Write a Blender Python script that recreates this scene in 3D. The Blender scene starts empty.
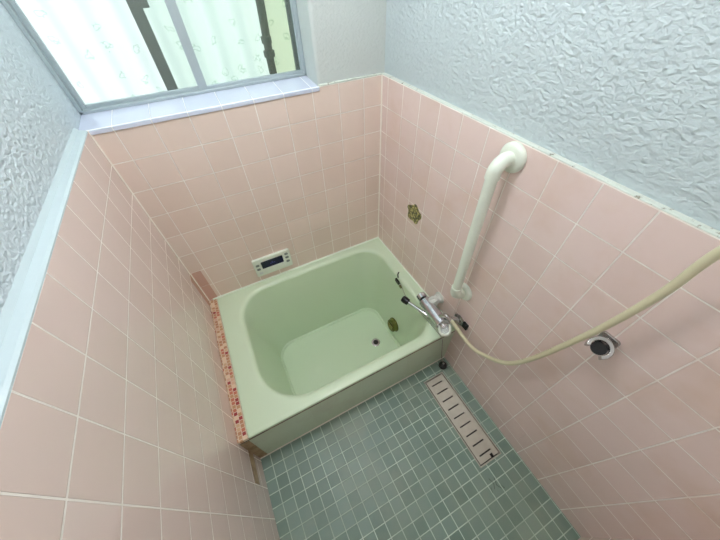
import bpy, bmesh, math, random
from mathutils import Vector, Matrix
random.seed(7)
U = 0.11            # one wall tile with its joint, metres
FZ = -10.7          # floor height in tile units (0 = top of the tiling)
W = 9.361
sc = bpy.context.scene
COL = sc.collection
def T(x, y, z): return Vector((x * U, y * U, (z - FZ) * U))

# ------------------------------------------------------------------ materials
def s2l(c):
    return tuple((v / 255 / 12.92) if v / 255 <= 0.04045 else ((v / 255 + 0.055) / 1.055) ** 2.4 for v in c) + (1,)
def newmat(name):
    m = bpy.data.materials.new(name); m.use_nodes = True
    nt = m.node_tree; b = nt.nodes['Principled BSDF']
    return m, nt, b
def N(nt, t, **kw):
    n = nt.nodes.new(t)
    for k, v in kw.items(): setattr(n, k, v)
    return n
def math_(nt, op, a, b=None, c=None):
    n = N(nt, 'ShaderNodeMath', operation=op)
    for i, v in enumerate((a, b, c)):
        if v is None: continue
        if isinstance(v, (int, float)): n.inputs[i].default_value = v
        else: nt.links.new(v, n.inputs[i])
    return n.outputs[0]
def noise(nt, scale, detail=2, rough=.5, dist=0, vec=None):
    n = N(nt, 'ShaderNodeTexNoise'); n.inputs['Scale'].default_value = scale
    n.inputs['Detail'].default_value = detail; n.inputs['Roughness'].default_value = rough
    n.inputs['Distortion'].default_value = dist
    if vec is None:
        vec = N(nt, 'ShaderNodeTexCoord').outputs['Object']
    nt.links.new(vec, n.inputs['Vector'])
    return n.outputs['Fac']
def ramp(nt, fac, stops, interp='LINEAR'):
    r = N(nt, 'ShaderNodeValToRGB'); r.color_ramp.interpolation = interp
    e = r.color_ramp.elements
    while len(e) < len(stops): e.new(0.5)
    for i, (p, c) in enumerate(stops):
        e[i].position = p; e[i].color = c
    nt.links.new(fac, r.inputs[0]); return r.outputs[0]
def mixc(nt, fac, a, b, mode='MIX'):
    n = N(nt, 'ShaderNodeMix', data_type='RGBA', blend_type=mode)
    for s, v in ((n.inputs[0], fac), (n.inputs[6], a), (n.inputs[7], b)):
        if isinstance(v, (int, float, tuple)): s.default_value = v
        else: nt.links.new(v, s)
    return n.outputs[2]
def bump(nt, h, strength, dist, normal=None):
    n = N(nt, 'ShaderNodeBump'); n.inputs['Strength'].default_value = strength
    n.inputs['Distance'].default_value = dist; nt.links.new(h, n.inputs['Height'])
    if normal is not None: nt.links.new(normal, n.inputs['Normal'])
    return n.outputs[0]
def plain(name, col, rough=.5, metal=0, coat=0, bumpy=None, var=None):
    m, nt, b = newmat(name)
    b.inputs['Base Color'].default_value = s2l(col)
    b.inputs['Roughness'].default_value = rough; b.inputs['Metallic'].default_value = metal
    b.inputs['Coat Weight'].default_value = coat
    f = noise(nt, var[0] if var else 40, 3)
    if var:
        nt.links.new(mixc(nt, f, s2l(col), s2l(var[1])), b.inputs['Base Color'])
    else:
        r = math_(nt, 'MULTIPLY_ADD', f, rough * .3, rough * .85)
        nt.links.new(r, b.inputs['Roughness'])
    if bumpy: nt.links.new(bump(nt, noise(nt, bumpy[0], 3), bumpy[1], bumpy[2]), b.inputs['Normal'])
    return m
def tile(name, axes, origin, pitch, mortar, c1, c2, grout, rough=.2, bdist=.0012, stain=None, grout2=None, wav=.0004):
    """Square tiles laid on world axes (0=x,1=y,2=z); origin/pitch in tile units."""
    m, nt, b = newmat(name)
    co = N(nt, 'ShaderNodeTexCoord').outputs['Object']
    sp = N(nt, 'ShaderNodeSeparateXYZ'); nt.links.new(co, sp.inputs[0])
    cb = N(nt, 'ShaderNodeCombineXYZ')
    for i in (0, 1):
        a = axes[i]; o = origin[i] * U - (FZ * U if a == 2 else 0)
        pt = pitch[i] if isinstance(pitch, tuple) else pitch
        v = math_(nt, 'SUBTRACT', sp.outputs[a], o)
        v = math_(nt, 'DIVIDE', v, pt * U)
        v = math_(nt, 'ADD', v, 100.0)
        nt.links.new(v, cb.inputs[i])
    br = N(nt, 'ShaderNodeTexBrick', offset=0.0, squash=1.0)
    nt.links.new(cb.outputs[0], br.inputs['Vector'])
    br.inputs['Scale'].default_value = 1; br.inputs['Brick Width'].default_value = 1
    br.inputs['Row Height'].default_value = 1; br.inputs['Mortar Size'].default_value = mortar
    br.inputs['Mortar Smooth'].default_value = .35; br.inputs['Bias'].default_value = 0
    br.inputs['Color1'].default_value = s2l(c1); br.inputs['Color2'].default_value = s2l(c2)
    if grout2:
        g = mixc(nt, ramp(nt, noise(nt, 6, 4), [(.42, (0, 0, 0, 1)), (.62, (1, 1, 1, 1))]), s2l(grout), s2l(grout2))
        nt.links.new(g, br.inputs['Mortar'])
    else: br.inputs['Mortar'].default_value = s2l(grout)
    col = br.outputs['Color']
    if stain:
        f = ramp(nt, noise(nt, stain[0], 4, .6), [(stain[2], (0, 0, 0, 1)), (stain[3], (1, 1, 1, 1))])
        col = mixc(nt, math_(nt, 'MULTIPLY', f, stain[4]), col, s2l(stain[1]))
    nt.links.new(col, b.inputs['Base Color'])
    r = math_(nt, 'MULTIPLY_ADD', br.outputs['Fac'], .5, rough)
    nt.links.new(r, b.inputs['Roughness'])
    h = math_(nt, 'SUBTRACT', 1.0, br.outputs['Fac'])
    n1 = bump(nt, h, 1.0, bdist)
    n2 = bump(nt, noise(nt, 22, 2), .6, wav * 2, n1)
    nt.links.new(n2, b.inputs['Normal'])
    return m

PINK1, PINK2, GR = (229, 209, 197), (224, 203, 190), (246, 238, 230)
m_far = tile('pink tile far', (0, 2), (-8.779, 0), 1.0, .018, PINK1, PINK2, GR, .17)
m_right = tile('pink tile right', (1, 2), (-8.436, 0), 1.0, .018, (230, 208, 201), (225, 202, 194), GR, .17, stain=(5, (206, 170, 140), .5, .75, .35))
m_left = tile('pink tile left', (1, 2), (-4.885, 0), 1.0, .018, (228, 207, 200), (223, 201, 193), GR, .17)
m_near = tile('pink tile near', (0, 2), (-8.779, 0), 1.0, .018, PINK1, PINK2, GR, .17)
m_sill = tile('pale glazed sill tile', (0, 1), (-8.779, 0.02), (1.0, 3.0), .014, (208, 214, 230), (200, 206, 225), (235, 235, 235), .12)  # lavender-blue paints the sky's reflection into the tile colour
m_floor = tile('green mosaic floor', (0, 1), (-8.975, -6.79), .447, .042, (126, 148, 136), (108, 130, 118), (206, 220, 208), .42, .0008,
               stain=(4, (150, 158, 138), .45, .7, .5), grout2=(176, 190, 178))
m_apron = tile('pale green apron tile', (0, 2), (-9.0, -8.2), (2.2, 2.5), .006, (208, 222, 198), (202, 217, 193), (176, 188, 166), .25,
               stain=(5, (196, 200, 180), .5, .65, .5))

# tiny staggered mosaic beside the tub
def mosaic():
    m, nt, b = newmat('red and cream mosaic')
    co = N(nt, 'ShaderNodeTexCoord').outputs['Object']
    mp = N(nt, 'ShaderNodeMapping'); mp.inputs['Rotation'].default_value = (0, 0, math.pi / 2)
    nt.links.new(co, mp.inputs[0])
    br = N(nt, 'ShaderNodeTexBrick', offset=.5); nt.links.new(mp.outputs[0], br.inputs['Vector'])
    br.inputs['Scale'].default_value = 1; br.inputs['Brick Width'].default_value = .0155
    br.inputs['Row Height'].default_value = .0155; br.inputs['Mortar Size'].default_value = .0012
    br.inputs['Bias'].default_value = 0
    br.inputs['Color1'].default_value = (0, 0, 0, 1); br.inputs['Color2'].default_value = (1, 1, 1, 1)
    c = ramp(nt, br.outputs['Color'], [(0, s2l((184, 130, 96))), (.2, s2l((206, 172, 136))), (.4, s2l((190, 144, 106))),
             (.58, s2l((226, 200, 172))), (.72, s2l((190, 110, 84))), (.86, s2l((150, 42, 40))), (.94, s2l((214, 176, 150)))], 'CONSTANT')
    c = mixc(nt, br.outputs['Fac'], c, s2l((222, 206, 184)))
    nt.links.new(c, b.inputs['Base Color']); b.inputs['Roughness'].default_value = .3
    nt.links.new(bump(nt, math_(nt, 'SUBTRACT', 1.0, br.outputs['Fac']), 1, .0012), b.inputs['Normal'])
    return m
m_mosaic = mosaic()

def plaster(name, col, k=1.0):
    m, nt, b = newmat(name)
    co = N(nt, 'ShaderNodeTexCoord').outputs['Object']
    mp = N(nt, 'ShaderNodeMapping'); mp.inputs['Rotation'].default_value = (.7, .3, .8); mp.inputs['Scale'].default_value = (1, 1, 1.35)
    nt.links.new(co, mp.inputs[0])
    n1 = noise(nt, 78, 2, .45, .5, mp.outputs[0]); n2 = noise(nt, 120, 2, .5, .4, mp.outputs[0])
    v = N(nt, 'ShaderNodeTexVoronoi', feature='SMOOTH_F1'); v.inputs['Scale'].default_value = 80; nt.links.new(mp.outputs[0], v.inputs['Vector'])
    h = math_(nt, 'ADD', math_(nt, 'MULTIPLY', n1, 1.0), math_(nt, 'MULTIPLY', n2, .3))
    h = math_(nt, 'ADD', h, math_(nt, 'MULTIPLY', v.outputs['Distance'], .35))
    nt.links.new(bump(nt, h, .6 * k, .0065), b.inputs['Normal'])
    nt.links.new(mixc(nt, noise(nt, 3, 3), s2l(col), s2l(tuple(int(c * .965) for c in col))), b.inputs['Base Color'])
    b.inputs['Roughness'].default_value = .62
    return m
m_plaster = plaster('white rough plaster', (194, 206, 208), 1.2)
m_plaster_left = plaster('white rough plaster, coarse', (198, 209, 214), 1.35)
m_plaster_far = plaster('white rough plaster, worn', (198, 204, 200), .6)
m_ceiling = plain('white ceiling paint', (236, 238, 236), .7)
m_ledge = plain('blue white paint', (184, 198, 202), .35, bumpy=(60, .4, .003))
def dirty(name, a, b_, scale, lo, hi):
    m, nt, b = newmat(name)
    f = ramp(nt, noise(nt, scale, 5, .7), [(lo, (0, 0, 0, 1)), (hi, (1, 1, 1, 1))])
    nt.links.new(mixc(nt, f, s2l(a), s2l(b_)), b.inputs['Base Color']); b.inputs['Roughness'].default_value = .5
    return m
m_caulk = dirty('old caulk with specks', (206, 212, 202), (120, 112, 92), 45, .58, .66)
m_grout = plain('white grout', (242, 234, 222), .6)
m_tubcaulk = plain('white silicone', (226, 236, 218), .35)
m_gap = dirty('rusty gap', (72, 50, 36), (140, 134, 104), 30, .42, .6)
m_tub = plain('pale green enamel', (205, 222, 193), .32, coat=.15, bumpy=(9, .1, .002))
m_brown = dirty('brown glazed tile', (142, 112, 80), (176, 148, 112), 20, .4, .6)
m_darkpink = plain('dusky pink tile', (206, 166, 150), .2)
m_alu = plain('window aluminium', (174, 186, 190), .4, metal=.35)
m_alu_d = plain('shaded grey aluminium', (112, 120, 112), .5, metal=.3)
m_chrome = plain('chrome', (205, 205, 210), .12, metal=1)
m_chrome_w = plain('worn chrome', (186, 182, 180), .25, metal=.95)
m_steel = plain('stainless steel', (206, 200, 188), .4, metal=.45, var=(25, (176, 170, 156)))
m_white = plain('off white plastic', (226, 232, 218), .3, coat=.3)
m_white_g = plain('grey white plastic', (206, 208, 200), .4)
m_black = plain('black rubber', (18, 18, 20), .25)
m_dark = plain('dark drain channel', (26, 22, 20), .6)
m_hose = plain('cream vinyl hose', (208, 201, 168), .35, coat=.1)
m_screen = plain('navy display', (14, 12, 58), .12)
m_glyph = plain('pale blue segment', (92, 92, 170), .3)
m_button = plain('grey button', (118, 128, 122), .5)
m_buttonl = plain('pale button', (212, 216, 212), .5)
m_brass = plain('tarnished brass', (112, 112, 62), .25, metal=.85)
m_brass_l = plain('pale brass', (176, 176, 110), .25, metal=.8)
m_pipe = plain('dark outdoor pipe', (74, 84, 72), .6)
m_door = plain('white door panel', (225, 226, 222), .4)

def decal_mat():
    m, nt, b = newmat('gold flower print')
    v = N(nt, 'ShaderNodeTexVoronoi'); v.inputs['Scale'].default_value = 95
    nt.links.new(N(nt, 'ShaderNodeTexCoord').outputs['Object'], v.inputs['Vector'])
    c = ramp(nt, v.outputs['Distance'], [(.1, s2l((214, 206, 150))), (.35, s2l((160, 150, 84))), (.55, s2l((120, 116, 64))), (.72, s2l((64, 66, 40)))])
    nt.links.new(c, b.inputs['Base Color']); b.inputs['Roughness'].default_value = .35
    return m
m_decal = decal_mat()

def glass_mat():
    m, nt, b = newmat('petal patterned glass'); nt.nodes.remove(b)
    out = nt.nodes['Material Output']
    co = N(nt, 'ShaderNodeTexCoord').outputs['Object']
    sp = N(nt, 'ShaderNodeSeparateXYZ'); nt.links.new(co, sp.inputs[0])
    cb = N(nt, 'ShaderNodeCombineXYZ'); nt.links.new(sp.outputs[0], cb.inputs[0]); nt.links.new(sp.outputs[2], cb.inputs[1])
    w = N(nt, 'ShaderNodeTexNoise'); w.inputs['Scale'].default_value = 60; nt.links.new(cb.outputs[0], w.inputs['Vector'])
    vv = N(nt, 'ShaderNodeVectorMath', operation='MULTIPLY_ADD'); nt.links.new(w.outputs['Color'], vv.inputs[0])
    vv.inputs[1].default_value = (.035, .035, 0); nt.links.new(cb.outputs[0], vv.inputs[2])
    v = N(nt, 'ShaderNodeTexVoronoi', voronoi_dimensions='2D'); v.inputs['Scale'].default_value = 16
    nt.links.new(vv.outputs[0], v.inputs['Vector'])
    ringv = ramp(nt, v.outputs['Distance'], [(.09, (0, 0, 0, 1)), (.12, (1, 1, 1, 1)), (.135, (1, 1, 1, 1)), (.17, (0, 0, 0, 1))])
    sepn = N(nt, "ShaderNodeSeparateColor"); pick = ramp(nt, sepn.outputs[0], [(.5, (0, 0, 0, 1)), (.52, (1, 1, 1, 1))])
    nt.links.new(v.outputs["Color"], sepn.inputs[0])
    f = math_(nt, 'MULTIPLY', ringv, pick)
    tr = N(nt, 'ShaderNodeBsdfTransparent'); nt.links.new(mixc(nt, f, (.95, .97, .97, 1), (.82, .89, .85, 1)), tr.inputs[0])
    gl = N(nt, 'ShaderNodeBsdfGlossy'); gl.inputs['Roughness'].default_value = .12
    mx = N(nt, 'ShaderNodeMixShader'); mx.inputs[0].default_value = .06
    nt.links.new(tr.outputs[0], mx.inputs[1]); nt.links.new(gl.outputs[0], mx.inputs[2]); nt.links.new(mx.outputs[0], out.inputs[0])
    return m
m_glass = glass_mat()
def mesh_mat():
    m, nt, b = newmat('fine insect mesh'); nt.nodes.remove(b); out = nt.nodes['Material Output']
    tr = N(nt, 'ShaderNodeBsdfTransparent'); tr.inputs[0].default_value = (.97, 1, .97, 1)
    di = N(nt, 'ShaderNodeBsdfDiffuse'); di.inputs[0].default_value = (.3, .36, .33, 1)
    mx = N(nt, 'ShaderNodeMixShader'); mx.inputs[0].default_value = .07
    nt.links.new(tr.outputs[0], mx.inputs[1]); nt.links.new(di.outputs[0], mx.inputs[2]); nt.links.new(mx.outputs[0], out.inputs[0])
    return m
m_mesh = mesh_mat()
def translucent(name, col, k):
    m, nt, b = newmat(name); nt.nodes.remove(b); out = nt.nodes['Material Output']
    di = N(nt, 'ShaderNodeBsdfDiffuse'); tl = N(nt, 'ShaderNodeBsdfTranslucent')
    c = mixc(nt, noise(nt, 5, 3), s2l(col), s2l(tuple(int(v * .97) for v in col)))
    nt.links.new(c, di.inputs[0]); nt.links.new(c, tl.inputs[0])
    mx = N(nt, 'ShaderNodeMixShader'); mx.inputs[0].default_value = k
    nt.links.new(di.outputs[0], mx.inputs[1]); nt.links.new(tl.outputs[0], mx.inputs[2]); nt.links.new(mx.outputs[0], out.inputs[0])
    return m
m_panel = translucent('translucent corrugated sheet', (240, 247, 243), .65)
m_panel2 = translucent('translucent yellow sheet', (244, 247, 232), .65)
def emit(name, col, s):
    m, nt, b = newmat(name)
    b.inputs['Base Color'].default_value = (.9, .9, .9, 1)
    b.inputs['Emission Color'].default_value = col; b.inputs['Emission Strength'].default_value = s
    return m
m_fill_lamp = emit('added fill lamp glow', (.97, .97, 1.0, 1), 42.0)  # glow of an added fill lamp; window daylight leaves the room dark

# ------------------------------------------------------------------ geometry helpers (tile units)
def setp(o, label=None, cat=None, group=None, kind=None):
    if label: o['label'] = label
    if cat: o['category'] = cat
    if group: o['group'] = group
    if kind: o['kind'] = kind
    return o
def thing(name, base, label=None, cat=None, kind=None, group=None):
    o = bpy.data.objects.new(name, None); COL.objects.link(o); o.empty_display_size = .05
    o.location = T(*base); o['_b'] = 1; del o['_b']
    return setp(o, label, cat, group, kind)
def obj(name, bm, m, parent=None, smooth=False, origin=(0, 0, FZ), bevel=0, segs=2, auto=None):
    # absolute tile coordinates in bm; local origin is the top-level thing's base
    if parent is not None:
        t = parent
        off = Vector((0, 0, 0)); 
        while t is not None: off += t.location; t = t.parent
    else: off = T(*origin)
    bmesh.ops.recalc_face_normals(bm, faces=bm.faces[:]) if not bm.get_flag else None
    for v in bm.verts: v.co = T(*v.co) - off
    me = bpy.data.meshes.new(name); bm.to_mesh(me); bm.free(); me.materials.append(m)
    o = bpy.data.objects.new(name, me); COL.objects.link(o)
    if parent is not None: o.parent = parent
    else: o.location = off
    if smooth:
        for p in me.polygons: p.use_smooth = True
    if bevel:
        b = o.modifiers.new('bevel', 'BEVEL'); b.width = bevel * U; b.segments = segs; b.limit_method = 'ANGLE'; b.angle_limit = math.radians(40)
        for p in me.polygons: p.use_smooth = True
        b.harden_normals = True
    return o
class BM:  # thin wrapper so obj() can take flags
    pass
def bm_(): 
    b = bmesh.new(); return b
def box(bm, x0, x1, y0, y1, z0, z1, mat=None):
    r = bmesh.ops.create_cube(bm, size=1)
    for v in r['verts']:
        v.co = Vector(((x0 + x1) / 2 + v.co.x * (x1 - x0), (y0 + y1) / 2 + v.co.y * (y1 - y0), (z0 + z1) / 2 + v.co.z * (z1 - z0)))
        if mat is not None: v.co = mat @ v.co
    return r['verts']
def frame_from(d):
    d = Vector(d).normalized(); a = Vector((0, 0, 1)) if abs(d.z) < .9 else Vector((1, 0, 0))
    x = a.cross(d).normalized(); y = d.cross(x).normalized()
    return x, y, d
def smoothpath(pts, n=8):
    P = [Vector(p) for p in pts]; out = []
    for i in range(len(P) - 1):
        p0 = P[max(i - 1, 0)]; p1 = P[i]; p2 = P[i + 1]; p3 = P[min(i + 2, len(P) - 1)]
        for k in range(n):
            t = k / n
            out.append(.5 * ((2 * p1) + (p2 - p0) * t + (2 * p0 - 5 * p1 + 4 * p2 - p3) * t * t + (3 * p1 - p0 - 3 * p2 + p3) * t ** 3))
    out.append(P[-1]); return out
def tube(bm, pts, r, seg=16, caps=True):
    P = [Vector(p) for p in pts]; n = len(P)
    rad = r if isinstance(r, (list, tuple)) else [r] * n
    prev = None; rings = []
    for i in range(n):
        d = (P[min(i + 1, n - 1)] - P[max(i - 1, 0)]).normalized()
        if prev is None: x, y, _ = frame_from(d)
        else:
            x = (prev - d * prev.dot(d)).normalized(); y = d.cross(x)
        prev = x
        rings.append([bm.verts.new(P[i] + (x * math.cos(a) + y * math.sin(a)) * rad[i]) for a in [2 * math.pi * k / seg for k in range(seg)]])
    for a, b in zip(rings, rings[1:]):
        for k in range(seg): bm.faces.new((a[k], a[(k + 1) % seg], b[(k + 1) % seg], b[k]))
    if caps:
        bm.faces.new(list(reversed(rings[0]))); bm.faces.new(rings[-1])
def lathe(bm, o, d, prof, seg=28):
    """prof: list of (distance along d, radius)"""
    x, y, d = frame_from(d); o = Vector(o); rings = []
    for t, r in prof:
        if r < 1e-5: rings.append([bm.verts.new(o + d * t)])
        else: rings.append([bm.verts.new(o + d * t + (x * math.cos(a) + y * math.sin(a)) * r) for a in [2 * math.pi * k / seg for k in range(seg)]])
    for a, b in zip(rings, rings[1:]):
        if len(a) == 1 and len(b) == 1: continue
        for k in range(seg):
            k2 = (k + 1) % seg
            if len(a) == 1: bm.faces.new((a[0], b[k2], b[k]))
            elif len(b) == 1: bm.faces.new((a[k], a[k2], b[0]))
            else: bm.faces.new((a[k], a[k2], b[k2], b[k]))
    if len(rings[0]) > 1: bm.faces.new(list(reversed(rings[0])))
    if len(rings[-1]) > 1: bm.faces.new(rings[-1])
def prism(bm, outline, o, ux, uy, depth):
    """extrude a 2D outline (in ux,uy) by vector depth"""
    o, ux, uy, dp = Vector(o), Vector(ux), Vector(uy), Vector(depth)
    a = [bm.verts.new(o + ux * p[0] + uy * p[1]) for p in outline]; b = [bm.verts.new(v.co + dp) for v in a]
    n = len(a); bm.faces.new(a); bm.faces.new(list(reversed(b)))
    for k in range(n): bm.faces.new((a[k], b[k], b[(k + 1) % n], a[(k + 1) % n]))
def ringprism(bm, outer, inner, o, ux, uy, depth):
    o, ux, uy, dp = Vector(o), Vector(ux), Vector(uy), Vector(depth); n = len(outer)
    def L(pts, off): return [bm.verts.new(o + ux * p[0] + uy * p[1] + off) for p in pts]
    a, b = L(outer, Vector()), L(inner, Vector()); c, d = L(outer, dp), L(inner, dp)
    for k in range(n):
        j = (k + 1) % n
        bm.faces.new((a[k], a[j], b[j], b[k])); bm.faces.new((c[k], d[k], d[j], c[j]))
        bm.faces.new((a[k], c[k], c[j], a[j])); bm.faces.new((b[k], b[j], d[j], d[k]))
def rrect(x0, x1, y0, y1, rs, n=10):
    """rounded rectangle; rs radii for corners (x1,y1),(x0,y1),(x0,y0),(x1,y0), counter-clockwise"""
    if not isinstance(rs, (list, tuple)): rs = (rs,) * 4
    out = []
    for (cx, cy, sx, sy, a0), r in zip(((x1, y1, -1, -1, 0), (x0, y1, 1, -1, 90), (x0, y0, 1, 1, 180), (x1, y0, -1, 1, 270)), rs):
        for k in range(n + 1):
            a = math.radians(a0 + 90 * k / n)
            out.append((cx + sx * r + r * math.cos(a), cy + sy * r + r * math.sin(a)))
    return out

# obj() wants recalculated normals for every mesh
def obj(name, bm, m, parent=None, smooth=False, origin=(0, 0, FZ), bevel=0, segs=2, recalc=True, label=None):
    off = Vector((0, 0, 0))
    if parent is not None:
        t = parent
        while t is not None: off += t.location; t = t.parent
    else: off = T(*origin)
    if recalc: bmesh.ops.recalc_face_normals(bm, faces=bm.faces[:])
    for v in bm.verts: v.co = T(*v.co) - off
    me = bpy.data.meshes.new(name); bm.to_mesh(me); bm.free(); me.materials.append(m)
    o = bpy.data.objects.new(name, me); COL.objects.link(o)
    if parent is not None: o.parent = parent
    else: o.location = off
    if smooth or bevel:
        for p in me.polygons: p.use_smooth = True
    if smooth:
        bm2 = bmesh.new(); bm2.from_mesh(me)
        for e in bm2.edges:
            if len(e.link_faces) == 2 and e.calc_face_angle(0) > math.radians(38): e.smooth = False
        bm2.to_mesh(me); bm2.free()
    if bevel:
        b = o.modifiers.new('bevel', 'BEVEL'); b.width = bevel * U; b.segments = segs; b.limit_method = 'ANGLE'; b.angle_limit = math.radians(40)
        b.harden_normals = True
    if label: o['label'] = label
    return o

# ------------------------------------------------------------------ the room
CZ, YN = 9.5, -14.25        # ceiling height, near wall
XL = -9.6                   # left plaster plane
XR, YF = .15, .1            # right and far plaster planes
WX0, WX1, WZ0, WZ1, WY = XL, -2.5, 0.08, 7.1, 1.2

b = bm_(); gx0, gx1, gy0, gy1 = -1.66, -.56, -11.16, -7.33
box(b, -W, gx0, YN, -6.75, FZ - .5, FZ); box(b, gx1, 0, YN, -6.75, FZ - .5, FZ)
box(b, gx0, gx1, gy1, -6.75, FZ - .5, FZ); box(b, gx0, gx1, YN, gy0, FZ - .5, FZ)
floor = setp(obj('floor', b, m_floor), kind='structure')
b = bm_(); box(b, XL - .6, XR + .6, YN - .6, WY + .4, CZ, CZ + .8)
setp(obj('ceiling', b, m_ceiling), kind='structure')

# far wall
b = bm_(); box(b, WX1, XR + .6, YF, WY + .35, FZ - 2, CZ); box(b, XL - .6, WX1, YF, WY + .35, WZ1, CZ); box(b, XL - .6, WX1, YF, WY + .35, FZ - 2, -.12)
wf = setp(obj('wall_far', b, m_plaster_far, bevel=.12, segs=3), kind='structure')
b = bm_(); box(b, -W, 0, 0, YF, FZ - 1.9, 0); obj('tiling', b, m_far, wf)
b = bm_(); box(b, -2.5, 0, .0, YF + .02, 0, .05); obj('caulk_line', b, m_caulk, wf, bevel=.02)
b = bm_(); box(b, -9.30, -8.93, -.012, 0, -7.93, -6.96); box(b, -9.30, -8.93, -.012, 0, -6.94, -6.0); obj('accent_tile', b, m_darkpink, wf, bevel=.008, label='darker pink strip in the corner')
b = bm_(); tube(b, [(-.01, -.01, -7.93), (-.01, -.01, 0)], .035, 8); obj('corner_grout', b, m_grout, wf, smooth=True)
b = bm_(); tube(b, [(-W + .01, -.01, -7.93), (-W + .01, -.01, 0)], .03, 8); obj('corner_grout', b, m_grout, wf, smooth=True)
# right wall
b = bm_(); box(b, XR, XR + .6, YN - .6, WY + .35, FZ - 2, CZ)
wr = setp(obj('wall_right', b, m_plaster), kind='structure')
b = bm_(); box(b, 0, XR, YN, YF, FZ - 1.9, 0); obj('tiling', b, m_right, wr)
b = bm_(); box(b, .01, XR + .02, YN, YF, 0, .035); obj('caulk_line', b, m_caulk, wr, bevel=.03)
b = bm_(); box(b, -.02, 0, -11.08, -10.38, -9.78, -9.1); obj('raised_tile', b, m_right, wr, bevel=.012, label='slightly raised wall tile near the floor')
# left wall
b = bm_(); box(b, XL - .6, XL, YN - .6, WY + .35, FZ - 2, CZ)
wl = setp(obj('wall_left', b, m_plaster_left), kind='structure')
b = bm_(); box(b, XL, -W, YN, YF, FZ - 1.9, -.03); obj('tiling', b, m_left, wl)
b = bm_()
prism(b, [(XL, -.04), (-W - .005, -.04), (-W - .005, .0), (-W - .05, .03), (XL + .06, .06), (XL, .14)], (0, YN, 0), (1, 0, 0), (0, 0, 1), (0, -YN, 0))
obj('ledge', b, m_ledge, wl, label='blue-white painted ledge above the tiles')
b = bm_(); box(b, -W, -W + .012, -7.85, -6.76, -9.66, -9.12); obj('accent_tile', b, m_brown, wl, bevel=.008, label='brown tile beside the tub apron')
b = bm_(); box(b, -W, -W + .012, -.42, -.03, -7.93, -6.0); obj('accent_tile', b, m_darkpink, wl, bevel=.008, label='darker pink strip in the corner')  # strip darker than the left tiling, next to the far corner
# near wall with door (behind the camera)
b = bm_(); box(b, XL - .6, -8.2, YN - .6, YN, FZ - 2, CZ); box(b, -1.6, XR + .6, YN - .6, YN, FZ - 2, CZ); box(b, -8.2, -1.6, YN - .6, YN, 7.2, CZ); box(b, -8.2, -1.6, YN - .6, YN, FZ - 2, FZ + .3)
wn = setp(obj('wall_near', b, m_near), kind='structure')
b = bm_(); box(b, -8.2, -1.6, YN - .35, YN - .15, FZ + .3, 7.2)
dr = setp(obj('door_1', b, m_door, bevel=.03), kind='structure')
b = bm_(); tube(b, [(-2.3, YN - .15, -1.8), (-2.3, YN + .2, -1.8), (-3.2, YN + .2, -1.8)], .08, 12); obj('door_handle', b, m_chrome, dr, smooth=True)

# window sill + window
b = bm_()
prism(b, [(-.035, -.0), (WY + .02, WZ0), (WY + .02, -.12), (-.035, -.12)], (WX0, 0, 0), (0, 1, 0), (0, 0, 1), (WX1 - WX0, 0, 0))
setp(obj('trim_1', b, m_sill, bevel=.02), label='pale tiled window sill, sky reflection in its colour', kind='structure')
win = thing('window_1', (-6, WY, WZ0), label='two-pane sliding aluminium window with patterned glass', kind='structure')
b = bm_(); y0, y1 = WY - .02, WY + .3
box(b, WX0, WX0 + .1, y0, y1, WZ0, WZ1); box(b, WX1 - .1, WX1, y0, y1, WZ0, WZ1)
box(b, WX0, WX1, y0, y1, WZ0, WZ0 + .09); box(b, WX0, WX1, y0, y1, WZ1 - .12, WZ1)
obj('window_frame', b, m_alu, win, bevel=.02)
def sash(x0, x1, y, wl_, wr_, name):
    b = bm_(); zb, zt = WZ0 + .07, WZ1 - .1
    box(b, x0, x0 + wl_, y, y + .1, zb, zt); box(b, x1 - wr_, x1, y, y + .1, zb, zt)
    box(b, x0 + wl_, x1 - wr_, y, y + .1, zb, zb + .12); box(b, x0 + wl_, x1 - wr_, y, y + .1, zt - .14, zt)
    s = obj(name, b, m_alu, win, bevel=.015)
    b = bm_(); box(b, x0 + wl_, x1 - wr_, y + .045, y + .055, zb + .12, zt - .14); obj('pane', b, m_glass, s)
    return s
s1 = sash(-6.2, WX1 - .08, WY + .02, .27, .1, 'sash')
s2 = sash(WX0 + .1, -5.95, WY + .14, .12, .24, 'sash')
b = bm_(); lathe(b, (-6.07, WY + .02, 3.2), (0, -1, 0), [(0, .12), (.05, .12), (.06, .09), (.12, .09)]); box(b, -6.12, -6.02, WY - .16, WY - .06, 3.15, 3.75)
obj('latch', b, m_white_g, s1, bevel=.01)
b = bm_(); zb, zt = WZ0 + .05, WZ1 - .05; y = WY + .34
box(b, -7.12, -6.8, y, y + .1, zb, zt); box(b, -2.75, -2.55, y, y + .1, zb, zt); box(b, -6.8, -2.75, y, y + .1, zb, zb + .06); box(b, -6.8, -2.75, y, y + .1, zt - .2, zt)
box(b, -6.8, -6.62, y, y + .08, 2.2, 2.9)
s3 = obj('insect_screen', b, m_alu_d, win, bevel=.015, label='dark grey insect screen frame outside the glass')
b = bm_(); box(b, -6.8, -2.75, y + .04, y + .045, zb + .06, zt - .2); obj('screen_mesh', b, m_mesh, s3)

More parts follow.
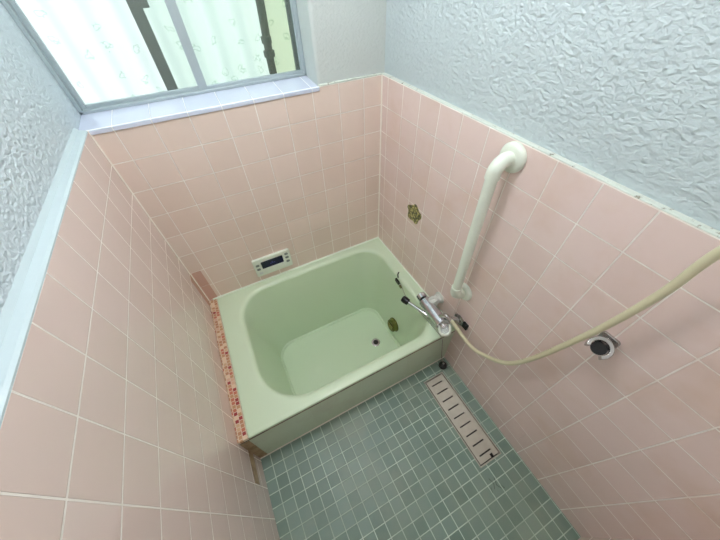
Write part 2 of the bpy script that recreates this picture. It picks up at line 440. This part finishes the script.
# outside
b = bm_(); n = 0; per = .86; xs = []
x = -16.0
while x < -3.2: xs.append(x); x += per / 14
top = []
for xx in xs:
    ph = ((xx + 9.0) / per) * 2 * math.pi
    yy = 3.1 - .13 * math.cos(ph)
    top.append((xx, yy))
fr = [bm_v for bm_v in (b.verts.new((a, c, -9.5)) for a, c in top)]; tp = [b.verts.new((a, c, 13)) for a, c in top]
fb = [b.verts.new((a, c + .03, -9.5)) for a, c in top]; tb = [b.verts.new((a, c + .03, 13)) for a, c in top]
for k in range(len(top) - 1):
    b.faces.new((fr[k], fr[k + 1], tp[k + 1], tp[k]))
for k in range(len(top) - 1): b.faces.new((tp[k], tp[k + 1], tb[k + 1], tb[k]))
bmesh.ops.delete(b, geom=fb, context='VERTS')
pn = obj('corrugated_sheet', b, m_panel, smooth=True, origin=(-9, 3.1, -9.5))
setp(pn, 'white translucent corrugated sheet standing outside behind the window', 'fence')
b = bm_(); box(b, -3.15, 2.5, 3.05, 3.15, -9.5, 13)
setp(obj('fence_panel', b, m_panel2, origin=(0, 3.1, -9.5)), 'plain pale yellow panel outside the right end of the window', 'fence')
pp = thing('outdoor_pipe', (-3.35, 2.3, -9.5), 'dark thin pipe with couplings outside the right-hand window pane', 'pipe')
b = bm_(); tube(b, [(-3.45, 2.3, -9.5), (-3.45, 2.3, .5), (-3.38, 2.3, 2), (-3.35, 2.3, 12)], .14, 14); obj('pipe_run', b, m_pipe, pp, smooth=True)
for zc, rr in ((.55, .2), (.95, .18)):
    b = bm_(); lathe(b, (-3.44, 2.3, zc), (0, 0, 1), [(0, .14), (.02, rr), (.2, rr), (.22, .14)], 16); obj('coupling', b, m_pipe, pp, smooth=True)
b = bm_(); box(b, -18, 6, WY + .4, 26, -10.3, -9.5)
setp(obj('ground', b, plain('outdoor concrete', (150, 150, 145), .8)), kind='structure')

# ledge strip beside the tub, apron, gap
b = bm_(); box(b, -W, -9.0, -6.76, 0, -8.16, -7.97)
setp(obj('trim_2', b, m_mosaic, bevel=.02), label='narrow ledge of tiny red and cream mosaic beside the tub', kind='structure')
b = bm_(); box(b, -W, 0, -6.75, -6.5, FZ - .3, -8.24)
ap = setp(obj('trim_3', b, m_apron), label='pale green tiled apron below the tub rim', kind='structure')
b = bm_(); box(b, -W, -9.05, -6.765, -6.75, FZ, -9.0); box(b, -W, -9.05, -6.765, -6.75, -8.98, -8.26); obj('end_tile', b, m_brown, ap, bevel=.008, label='brown tiles at the left end of the apron')
b = bm_(); box(b, -W, 0, -6.752, -6.5, -8.24, -8.06); obj('rusty_gap', b, m_gap, ap, label='dark rusty gap under the tub rim')
b = bm_(); box(b, -W, 0, -6.80, -6.75, FZ, FZ + .04); obj('grout_line', b, m_grout, ap, bevel=.02)

# ------------------------------------------------------------------ bathtub
tubt = thing('bathtub', (-4.5, -3.4, -12.4), 'pale green enamel bathtub set between the pink tiled walls', 'bathtub')
b = bm_(); NC = 14
RO = (.06,) * 4
OP = (-8.07, -.62, -6.28, -.48)          # opening x0,x1,y0,y1
OR_ = (1.15, 1.45, 1.75, 1.2)            # radii (x1,y1)=far right, (x0,y1)=far left, (x0,y0)=near left, (x1,y0)=near right
FL = (-7.35, -1.2, -5.35, -1.42); FR_ = (.75, .85, 1.2, .75)
rings = []
def ring(x0, x1, y0, y1, rs, z): rings.append([b.verts.new((p[0], p[1], z)) for p in rrect(x0, x1, y0, y1, rs, NC)])
def grow(R, rs, g, z): ring(R[0] - g, R[1] + g, R[2] - g, R[3] + g, [max(r + g, .03) for r in rs], z)
OUT = (-9.0, -.01, -6.775, -.01)
grow(OUT, RO, -.015, -8.07); grow(OUT, RO, 0, -8.055); grow(OUT, RO, 0, -8.0); grow(OUT, RO, -.012, -7.97); grow(OUT, RO, -.04, -7.955); grow(OUT, RO, -.12, -7.95)
for g, z in ((.30, -7.95), (.22, -7.952), (.15, -7.96), (.09, -7.985), (.045, -8.02), (.015, -8.07), (0, -8.14)): grow(OP, OR_, g, z)
K = 12; zt, zb = -8.14, -12.2; fil = .1
for k in range(1, K + 1):
    t = k / K; R = [OP[i] + (([FL[0] - fil, FL[1] + fil, FL[2] - fil, FL[3] + fil][i]) - OP[i]) * (t ** 1.05) for i in range(4)]
    rs = [OR_[i] + (FR_[i] + fil - OR_[i]) * t for i in range(4)]
    ring(*R, rs, zt + (zb - zt) * t)
for a in (20, 40, 60, 75, 90):
    g = fil * (1 - math.sin(math.radians(a))); grow(FL, FR_, g, -12.2 - fil * (1 - math.cos(math.radians(a))))
grow(FL, FR_, -.25, -12.31); grow(FL, FR_, -.6, -12.315)
for r0, r1 in zip(rings, rings[1:]):
    n = len(r0)
    for k in range(n): b.faces.new((r0[k], r0[(k + 1) % n], r1[(k + 1) % n], r1[k]))
b.faces.new(rings[-1])
b.faces.ensure_lookup_table(); b.faces[-1].normal_update()
if b.faces[-1].normal.z < 0: bmesh.ops.reverse_faces(b, faces=b.faces[:])
tb_ = obj('tub_shell', b, m_tub, tubt, smooth=True, recalc=False)
so = tb_.modifiers.new('thick', 'SOLIDIFY'); so.thickness = .06 * U; so.offset = -1
dx, dy, dz = -2.2, -3.72, -12.31
b = bm_(); lathe(b, (dx, dy, dz), (0, 0, 1), [(0, .25), (.02, .25), (.03, .22), (.022, .15), (.0, .13)], 28); dr_ = obj('drain', b, m_chrome_w, tubt, smooth=True)
b = bm_(); lathe(b, (dx, dy, dz + .005), (0, 0, 1), [(0, .14), (.022, .14), (.024, 0)], 24); obj('drain_hole', b, m_dark, dr_, smooth=True)
ox, oy, oz = -.94, -3.70, -11.3
b = bm_(); dv = (-1, 0, .12); lathe(b, (ox, oy, oz), dv, [(0, .42), (.1, .42), (.13, .38), (.28, .36), (.32, .31), (.32, .24), (.22, .2)], 28)
cf = obj('circulation_fitting', b, m_brass, tubt, smooth=True, label='tarnished brass round fitting')
b = bm_(); 
for k in range(-1, 2): box(b, ox - .34, ox - .30, oy - .22, oy + .22, oz + .03 + k * .14 - .03, oz + .03 + k * .14 + .03)
obj('louvre', b, m_brass_l, cf, bevel=.01)
# silicone round the tub
b = bm_(); tube(b, [(-W + .2, -.02, -7.945), (-.02, -.02, -7.945)], .05, 8); tube(b, [(-.02, -.02, -7.945), (-.02, -6.8, -7.945)], .04, 8)
obj('silicone_bead', b, m_tubcaulk, tubt, smooth=True)

# ------------------------------------------------------------------ water heater remote
rc = thing('bath_remote', (-5.95, 0, -7.5), 'white bath heater remote panel with dark display on far tiled wall', 'control panel')
x0, x1, z0, z1 = -6.86, -5.06, -7.5, -6.42
b = bm_(); prism(b, rrect(x0, x1, z0, z1, .08, 5), (0, 0, 0), (1, 0, 0), (0, 0, 1), (0, -.15, 0)); obj('case', b, m_white, rc, bevel=.03)
b = bm_(); prism(b, rrect(-6.5, -5.45, -7.05, -6.62, .02, 3), (0, -.15, 0), (1, 0, 0), (0, 0, 1), (0, -.015, 0)); sn = obj('display', b, m_screen, rc, label='navy display')
b = bm_()
for i, xx in enumerate((-6.06, -5.97, -5.88)): box(b, xx - .025, xx + .025, -.168, -.165, -6.87, -6.84); 
box(b, -6.03, -5.94, -.168, -.165, -6.80, -6.785); obj('segments', b, m_glyph, sn)
for xx, zz in ((-6.68, -6.75), (-6.68, -7.0), (-5.25, -6.62), (-5.25, -6.85), (-5.25, -7.1)):
    b = bm_(); prism(b, rrect(xx - .085, xx + .085, zz - .06, zz + .06, .04, 4), (0, -.15, 0), (1, 0, 0), (0, 0, 1), (0, -.03, 0)); obj('button', b, m_button, rc, bevel=.008)
b = bm_(); box(b, -6.7, -5.2, -.165, -.15, -7.42, -7.14); obj('flap', b, m_white, rc, bevel=.01)
b = bm_(); prism(b, rrect(-6.72, -6.55, -7.33, -7.2, .04, 4), (0, -.165, 0), (1, 0, 0), (0, 0, 1), (0, -.02, 0)); obj('button', b, m_buttonl, rc)

# ------------------------------------------------------------------ floral decal
b = bm_(); pts = []
for k in range(28):
    a = 2 * math.pi * k / 28; rr = 1 + .13 * math.sin(5 * a + .6) + .05 * random.uniform(-1, 1)
    pts.append((-.46 * rr * math.cos(a), .44 * rr * math.sin(a)))
prism(b, pts, (0, -2.9, -4.38), (0, 1, -.12), (0, 0, 1), (-.012, 0, 0))
setp(obj('flower_decal', b, m_decal, origin=(0, -2.9, -4.4)), 'small gold and green flower ornament on the right tiled wall', 'wall ornament')

# ------------------------------------------------------------------ grab bar
gb = thing('grab_bar', (0, -6.45, -5.7), 'white vertical grab bar on the right tiled wall above the mixer tap', 'grab bar')
yt, yb, zt_, zb_, xo, R_ = -6.38, -6.49, -.38, -5.6, -.53, .155
def arc(c, r, a0, a1, yv, n=8):
    return [(c[0] + r * math.cos(a), yv, c[1] + r * math.sin(a)) for a in [a0 + (a1 - a0) * k / n for k in range(n + 1)]]
b = bm_(); e0 = arc((xo + .3, zt_ - .3), .3, math.radians(90), math.radians(180), yt)
tube(b, [(-.03, yt, zt_)] + e0 + [(xo, yt, zt_ - .42)], R_ + .03, 24); obj('elbow', b, m_white, gb, smooth=True)
b = bm_(); e1 = arc((xo + .35, zb_ + .35), .35, math.radians(180), math.radians(270), yb)
tube(b, [(xo, yb, zb_ + .55)] + e1 + [(-.03, yb, zb_)], R_ + .03, 24); obj('elbow', b, m_white, gb, smooth=True)
b = bm_(); tube(b, [(xo, yt, zt_ - .4), (xo, yb, zb_ + .5)], R_, 28); obj('bar', b, m_white, gb, smooth=True)
for yy, zz in ((yt, zt_), (yb, zb_)):
    b = bm_(); lathe(b, (0, yy, zz), (-1, 0, 0), [(0, .37), (.06, .37), (.11, .34), (.14, .27), (.15, .2)], 36); obj('flange', b, m_white, gb, smooth=True)

# ------------------------------------------------------------------ shower mixer
mx = thing('mixer_tap', (0, -6.1, -7.4), 'chrome shower mixer tap on the right wall above the tub corner', 'tap')
A = Vector((-.60, -4.9, -7.40)); B = Vector((-.66, -6.58, -7.45)); D = (B - A).normalized(); Ln = (B - A).length
b = bm_(); lathe(b, A + D * .28, D, [(0, .22), (.03, .28), (Ln - .38, .28), (Ln - .34, .21)], 32); obj('body', b, m_chrome, mx, smooth=True)
b = bm_(); lathe(b, A + D * .2, D, [(0, .15), (.09, .15)], 24); obj('body_ring', b, m_black, mx, smooth=True)
b = bm_(); lathe(b, A - D * .1, D, [(0, .13), (.03, .18), (.06, .21), (.28, .22), (.3, .18)], 24); kn = obj('flow_knob', b, m_chrome, mx, smooth=True)
b = bm_(); lathe(b, A - D * .115, D, [(0, .07), (.03, .07)], 16); obj('knob_cap', b, m_white_g, kn, smooth=True)
b = bm_(); lathe(b, B - D * .08, D, [(0, .14), (.14, .14)], 24); obj('lever_hub', b, m_chrome_w, mx, smooth=True)
# D-shaped lever
side = Vector((-.98, .14, 0)).normalized(); up = Vector((0, 0, 1))
def dshape(w, h, r, n=8):
    pts = [(-w, -h), (w * .2, -h)]
    pts += [(w * .2 + w * .8 * math.sin(math.pi * k / 16), -h * math.cos(math.pi * k / 16)) for k in range(1, 16)]
    pts += [(w * .2, h), (-w, h)]; return pts
b = bm_(); e1v = Vector((-.55, -.75, -.1)).normalized(); e2v = Vector((.72, -.62, .35)).normalized(); nrm = e1v.cross(e2v)
ringprism(b, dshape(.30, .25, 0), dshape(.20, .17, 0), B + D * .12 + e1v * .08 - nrm * .06, e1v, e2v, nrm * .14); lv = obj('lever', b, m_white, mx, bevel=.025)
b = bm_(); prism(b, dshape(.19, .16, 0), B + D * .12 + e1v * .08 - nrm * .02, e1v, e2v, nrm * .05); obj('lever_inlay', b, m_chrome_w, lv)
# wall legs
def leg(yb_, yw, m1, big):
    b = bm_(); zc = -7.25
    c0 = Vector((-.02, yw, zc)); c1 = Vector((-.68 + (.04 if big else -.08), yb_, zc - .1)); d = c1 - c0
    if big:
        lathe(b, c0, d, [(0, .2), (.1, .24), (.14, .2), (d.length * .35, .2), (d.length * .4, .24), (d.length - .1, .24), (d.length, .18)], 8)
    else:
        lathe(b, c0, d, [(0, .16), (d.length * .45, .16), (d.length * .46, .21), (d.length * .8, .21), (d.length * .82, .14), (d.length, .14)], 6)
    l = obj('inlet_leg', b, m1, mx, bevel=.015)
    b = bm_(); lathe(b, (0, yw, zc), (-1, 0, 0), [(0, .27), (.03, .27), (.07, .2)], 28); obj('wall_plate', b, m_chrome_w if not big else m_white_g, l, smooth=True)
leg(-5.45, -5.45, m_white_g, True)
leg(-6.3, -6.75, m_chrome_w, False)
b = bm_(); prism(b, rrect(-.13, .13, -.2, .12, .03, 3), (0, -7.12, -7.12), (0, 1, 0), (0, 0, 1), (-.1, 0, 0)); obj('plate_gap', b, m_black, mx, bevel=.02, label='black sealing piece at the wall')
# outlet towards the hose
b = bm_(); tube(b, smoothpath([(-.62, -6.28, -7.2), (-.55, -6.42, -6.98), (-.5, -6.55, -6.98), (-.46, -6.68, -7.05)], 5), .1, 16); obj('hose_outlet', b, m_chrome_w, mx, smooth=True)
# spout
sp0, sp1 = Vector((-.78, -5.95, -7.62)), Vector((-1.22, -4.72, -7.62))
b = bm_(); tube(b, smoothpath([(-.74, -5.98, -7.4), sp0, sp0.lerp(sp1, .4), sp1], 6), .07, 16); st = obj('spout', b, m_chrome, mx, smooth=True)
b = bm_(); dd = (sp1 - sp0).normalized(); lathe(b, sp1 - dd * .12, dd, [(0, .08), (.04, .15), (.22, .17), (.34, .15), (.36, .1)], 20); obj('spout_tip', b, m_black, st, smooth=True, label='black spout tip')

# ------------------------------------------------------------------ hose
b = bm_()
hp = [(-.46, -6.68, -7.02), (-.42, -6.98, -7.12), (-.38, -7.40, -7.28), (-.34, -7.9, -7.36), (-.31, -8.38, -7.15), (-.30, -9.13, -6.4), (-.32, -9.6, -5.2),
      (-.40, -10.14, -2.66), (-.48, -10.37, -.98), (-.55, -10.43, .15), (-.6, -10.7, 1.2), (-.5, -11.4, 2.6), (-.35, -12.2, 2.9), (-.2, -12.7, 2.2)]
sm = smoothpath(hp, 8)
tube(b, sm, .074, 18)
hose = setp(obj('shower_hose', b, m_hose, smooth=True, origin=(-.46, -6.68, -7.0)), 'cream vinyl shower hose sagging from the mixer along the right wall', 'hose')

# ------------------------------------------------------------------ shower hook
hk = thing('shower_hook', (0, -10.35, -3.05), 'chrome open-ring shower head holder on the right tiled wall', 'shower holder')
b = bm_(); prism(b, rrect(-.2, .2, -.2, .2, .07, 5), (0, -10.4, -3.0), (0, 1, 0), (0, 0, 1), (-.07, 0, 0)); obj('mount_plate', b, m_chrome_w, hk, bevel=.02)
b = bm_(); lathe(b, (-.05, -10.4, -3.02), (-1, .05, -.05), [(0, .15), (.06, .13), (.2, .13)], 20); obj('arm', b, m_chrome_w, hk, smooth=True)
cc = Vector((-.36, -10.42, -3.0)); ax = Vector((-.5, -.1, .85)).normalized()
ux = Vector((-1, 0, 0)); ux = (ux - ax * ux.dot(ax)).normalized(); uy = ax.cross(ux)
b = bm_(); outl = []; ro, ri = .25, .165; a0, a1 = math.radians(50), math.radians(310)
n = 28
for k in range(n + 1): a = a0 + (a1 - a0) * k / n; outl.append((ro * math.cos(a), ro * math.sin(a)))
for k in range(n, -1, -1): a = a0 + (a1 - a0) * k / n; outl.append((ri * math.cos(a), ri * math.sin(a)))
prism(b, outl, cc - ax * .13, ux, uy, ax * .26); obj('clamp_ring', b, m_chrome_w, hk, bevel=.015)
b = bm_(); lathe(b, cc - ax * .05, ax, [(0, .12), (.02, .155), (.07, .155), (.075, 0)], 24); obj('ring_lining', b, m_black, hk, smooth=True, label='black inner lining')

# ------------------------------------------------------------------ chain and plug
ch = thing('bath_plug', (-.42, -7.14, FZ), 'black round bath plug at the foot of the tub apron, below its chain', 'bath plug')
b = bm_(); path = smoothpath([(-.66, -3.35, -8.12), (-.80, -3.7, -7.93), (-.95, -4.3, -7.93), (-.92, -5.1, -7.93), (-.86, -5.9, -7.93), (-.82, -6.5, -7.93), (-.82, -6.86, -7.97), (-.72, -6.9, -8.5), (-.5, -6.95, -9.8), (-.42, -7.1, -10.3)], 14)
# beads along the chain
acc = 0; last = path[0]; beads = []
for p in path[1:]:
    seg = (p - last).length; acc += seg
    if acc > .052: beads.append(p); acc = 0
    last = p
for p in beads:
    r = bmesh.ops.create_icosphere(b, subdivisions=1, radius=.022); 
    for v in r['verts']: v.co += p
tube(b, path, .009, 6)
obj('ball_chain', b, m_chrome_w, tubt, smooth=True, label='thin ball chain draped over the tub corner')
b = bm_(); bmesh.ops.create_uvsphere(b, u_segments=24, v_segments=14, radius=.2)
for v in b.verts: v.co = Vector((v.co.x, v.co.y, v.co.z * .95)) + Vector((-.42, -7.14, FZ + .19))
obj('plug', b, m_black, ch, smooth=True)
b = bm_(); lathe(b, (-.42, -7.14, FZ + .36), (0, 0, 1), [(0, .05), (.05, .05), (.08, .02)], 12); obj('plug_ring', b, m_chrome_w, ch, smooth=True)
# chain holder on the tub wall
b = bm_(); tube(b, smoothpath([(-.42, -2.85, -7.93), (-.55, -2.95, -7.93), (-.62, -3.1, -8.0)], 5), .03, 10); HW = b
b = HW; prism(b, rrect(-.16, .16, -.1, .1, .04, 4), (-.67, -3.2, -8.12), (0, 1, .1), (0, .1, 1), (-.09, 0, 0)); hd = obj('chain_clip', b, m_black, tubt, bevel=.01, label='small black chain clip on the inner right rim')
b = bm_(); prism(b, rrect(-.09, .09, -.06, .06, .03, 4), (-.66, -3.48, -8.25), (0, 1, 0), (0, 0, 1), (-.08, 0, 0)); obj('clip_tab', b, m_brass, hd, bevel=.01)

# ------------------------------------------------------------------ drain grate
b = bm_()
for c_ in ([(-1.62, -11.55), (-1.56, -11.75), (-1.66, -11.9)], [(-1.42, -11.62), (-1.5, -11.85), (-1.4, -12.0)], [(-1.75, -11.8), (-1.82, -11.95)], [(-1.36, -11.9), (-1.3, -12.05)]):
    tube(b, [(x_, y_, FZ + .002) for x_, y_ in c_], .01, 6)
obj('tile_crack', b, plain('dirt in cracks', (60, 70, 62), .7), floor)
gr = thing('floor_drain', (-1.11, -9.25, FZ), 'long slotted stainless steel floor drain beside the right wall', 'floor drain')
b = bm_(); box(b, gx0, gx1, gy0, gy1, FZ - .48, FZ - .4); obj('channel', b, m_dark, gr)
b = bm_(); z0, z1 = FZ - .3, FZ + .012; t = .045
box(b, gx0, gx0 + t, gy0, gy1, z0, z1); box(b, gx1 - t, gx1, gy0, gy1, z0, z1); box(b, gx0 + t, gx1 - t, gy0, gy0 + t, z0, z1); box(b, gx0 + t, gx1 - t, gy1 - t, gy1, z0, z1)
obj('drain_frame', b, m_steel, gr, bevel=.008)
px0, px1, py0, py1 = gx0 + .085, gx1 - .085, gy0 + .085, gy1 - .085
b = bm_(); z0, z1 = FZ - .06, FZ - .004; sx0, sx1 = -1.42, -.84
ys = [-7.68 - .394 * k for k in range(9)]
box(b, px0, sx0, py0, py1, z0, z1); box(b, sx1, px1, py0, py1, z0, z1)
edges = [py1] + sum([[yy + .028, yy - .028] for yy in ys], []) + [py0]
for k in range(0, len(edges), 2):
    if k == len(edges) - 2:   # finger hole at the near end
        box(b, sx0, -1.02, edges[k + 1], edges[k], z0, z1); box(b, -.88, sx1, edges[k + 1], edges[k], z0, z1)
        box(b, -1.02, -.88, edges[k + 1] + .12, edges[k], z0, z1)
    else: box(b, sx0, sx1, edges[k + 1], edges[k], z0, z1)
obj('drain_cover', b, m_steel, gr)

# ------------------------------------------------------------------ fill lamp on the ceiling (unseen, added to brighten the room)
cl = thing('added_fill_lamp', (-5.2, -5.2, CZ), 'unseen white globe added on the ceiling to brighten the room', 'lamp')
b = bm_(); lathe(b, (-5.2, -5.2, CZ), (0, 0, -1), [(0, .7), (.2, .7), (.25, .5)], 32); obj('fill_lamp_base', b, m_white, cl, smooth=True)
b = bm_(); bmesh.ops.create_uvsphere(b, u_segments=32, v_segments=16, radius=.95)
for v in b.verts: v.co = Vector((v.co.x, v.co.y, v.co.z * .85)) + Vector((-5.2, -5.2, CZ - .95))
obj('fill_lamp_globe', b, m_fill_lamp, cl, smooth=True)

# ------------------------------------------------------------------ light and sky
sun = bpy.data.lights.new('sun', 'SUN'); sun.energy = 2.3; sun.angle = math.radians(4); sun.color = (1, .98, .93)
so_ = bpy.data.objects.new('sun', sun); COL.objects.link(so_)
d = Vector((.25, -.62, -.75)); so_.rotation_euler = d.to_track_quat('-Z', 'Y').to_euler()
w = bpy.data.worlds.new('world'); sc.world = w; w.use_nodes = True
bg = w.node_tree.nodes['Background']; bg.inputs[0].default_value = (.84, .93, 1.0, 1); bg.inputs[1].default_value = 1.1

# ------------------------------------------------------------------ camera
cam = bpy.data.cameras.new('camera'); co_ = bpy.data.objects.new('camera', cam); COL.objects.link(co_)
cam.sensor_width = 36; cam.lens = 288.71 * 36 / 720; cam.clip_start = .01
def rodr(r):
    v = Vector(r); return Matrix.Rotation(v.length, 3, v.normalized())
Mx = rodr((.7222, -.1468, -.4656)).to_4x4(); Mx.translation = T(-6.3538, -10.7167, 3.1548)
co_.matrix_world = Mx; sc.camera = co_
sc.view_settings.view_transform = 'Standard'; sc.view_settings.look = 'None'; sc.view_settings.exposure = 0.43; sc.view_settings.gamma = 1
sc.view_settings.use_curve_mapping = False
sc.cycles.use_denoising = True
sc.cycles.max_bounces = 10; sc.cycles.diffuse_bounces = 6; sc.cycles.transparent_max_bounces = 12
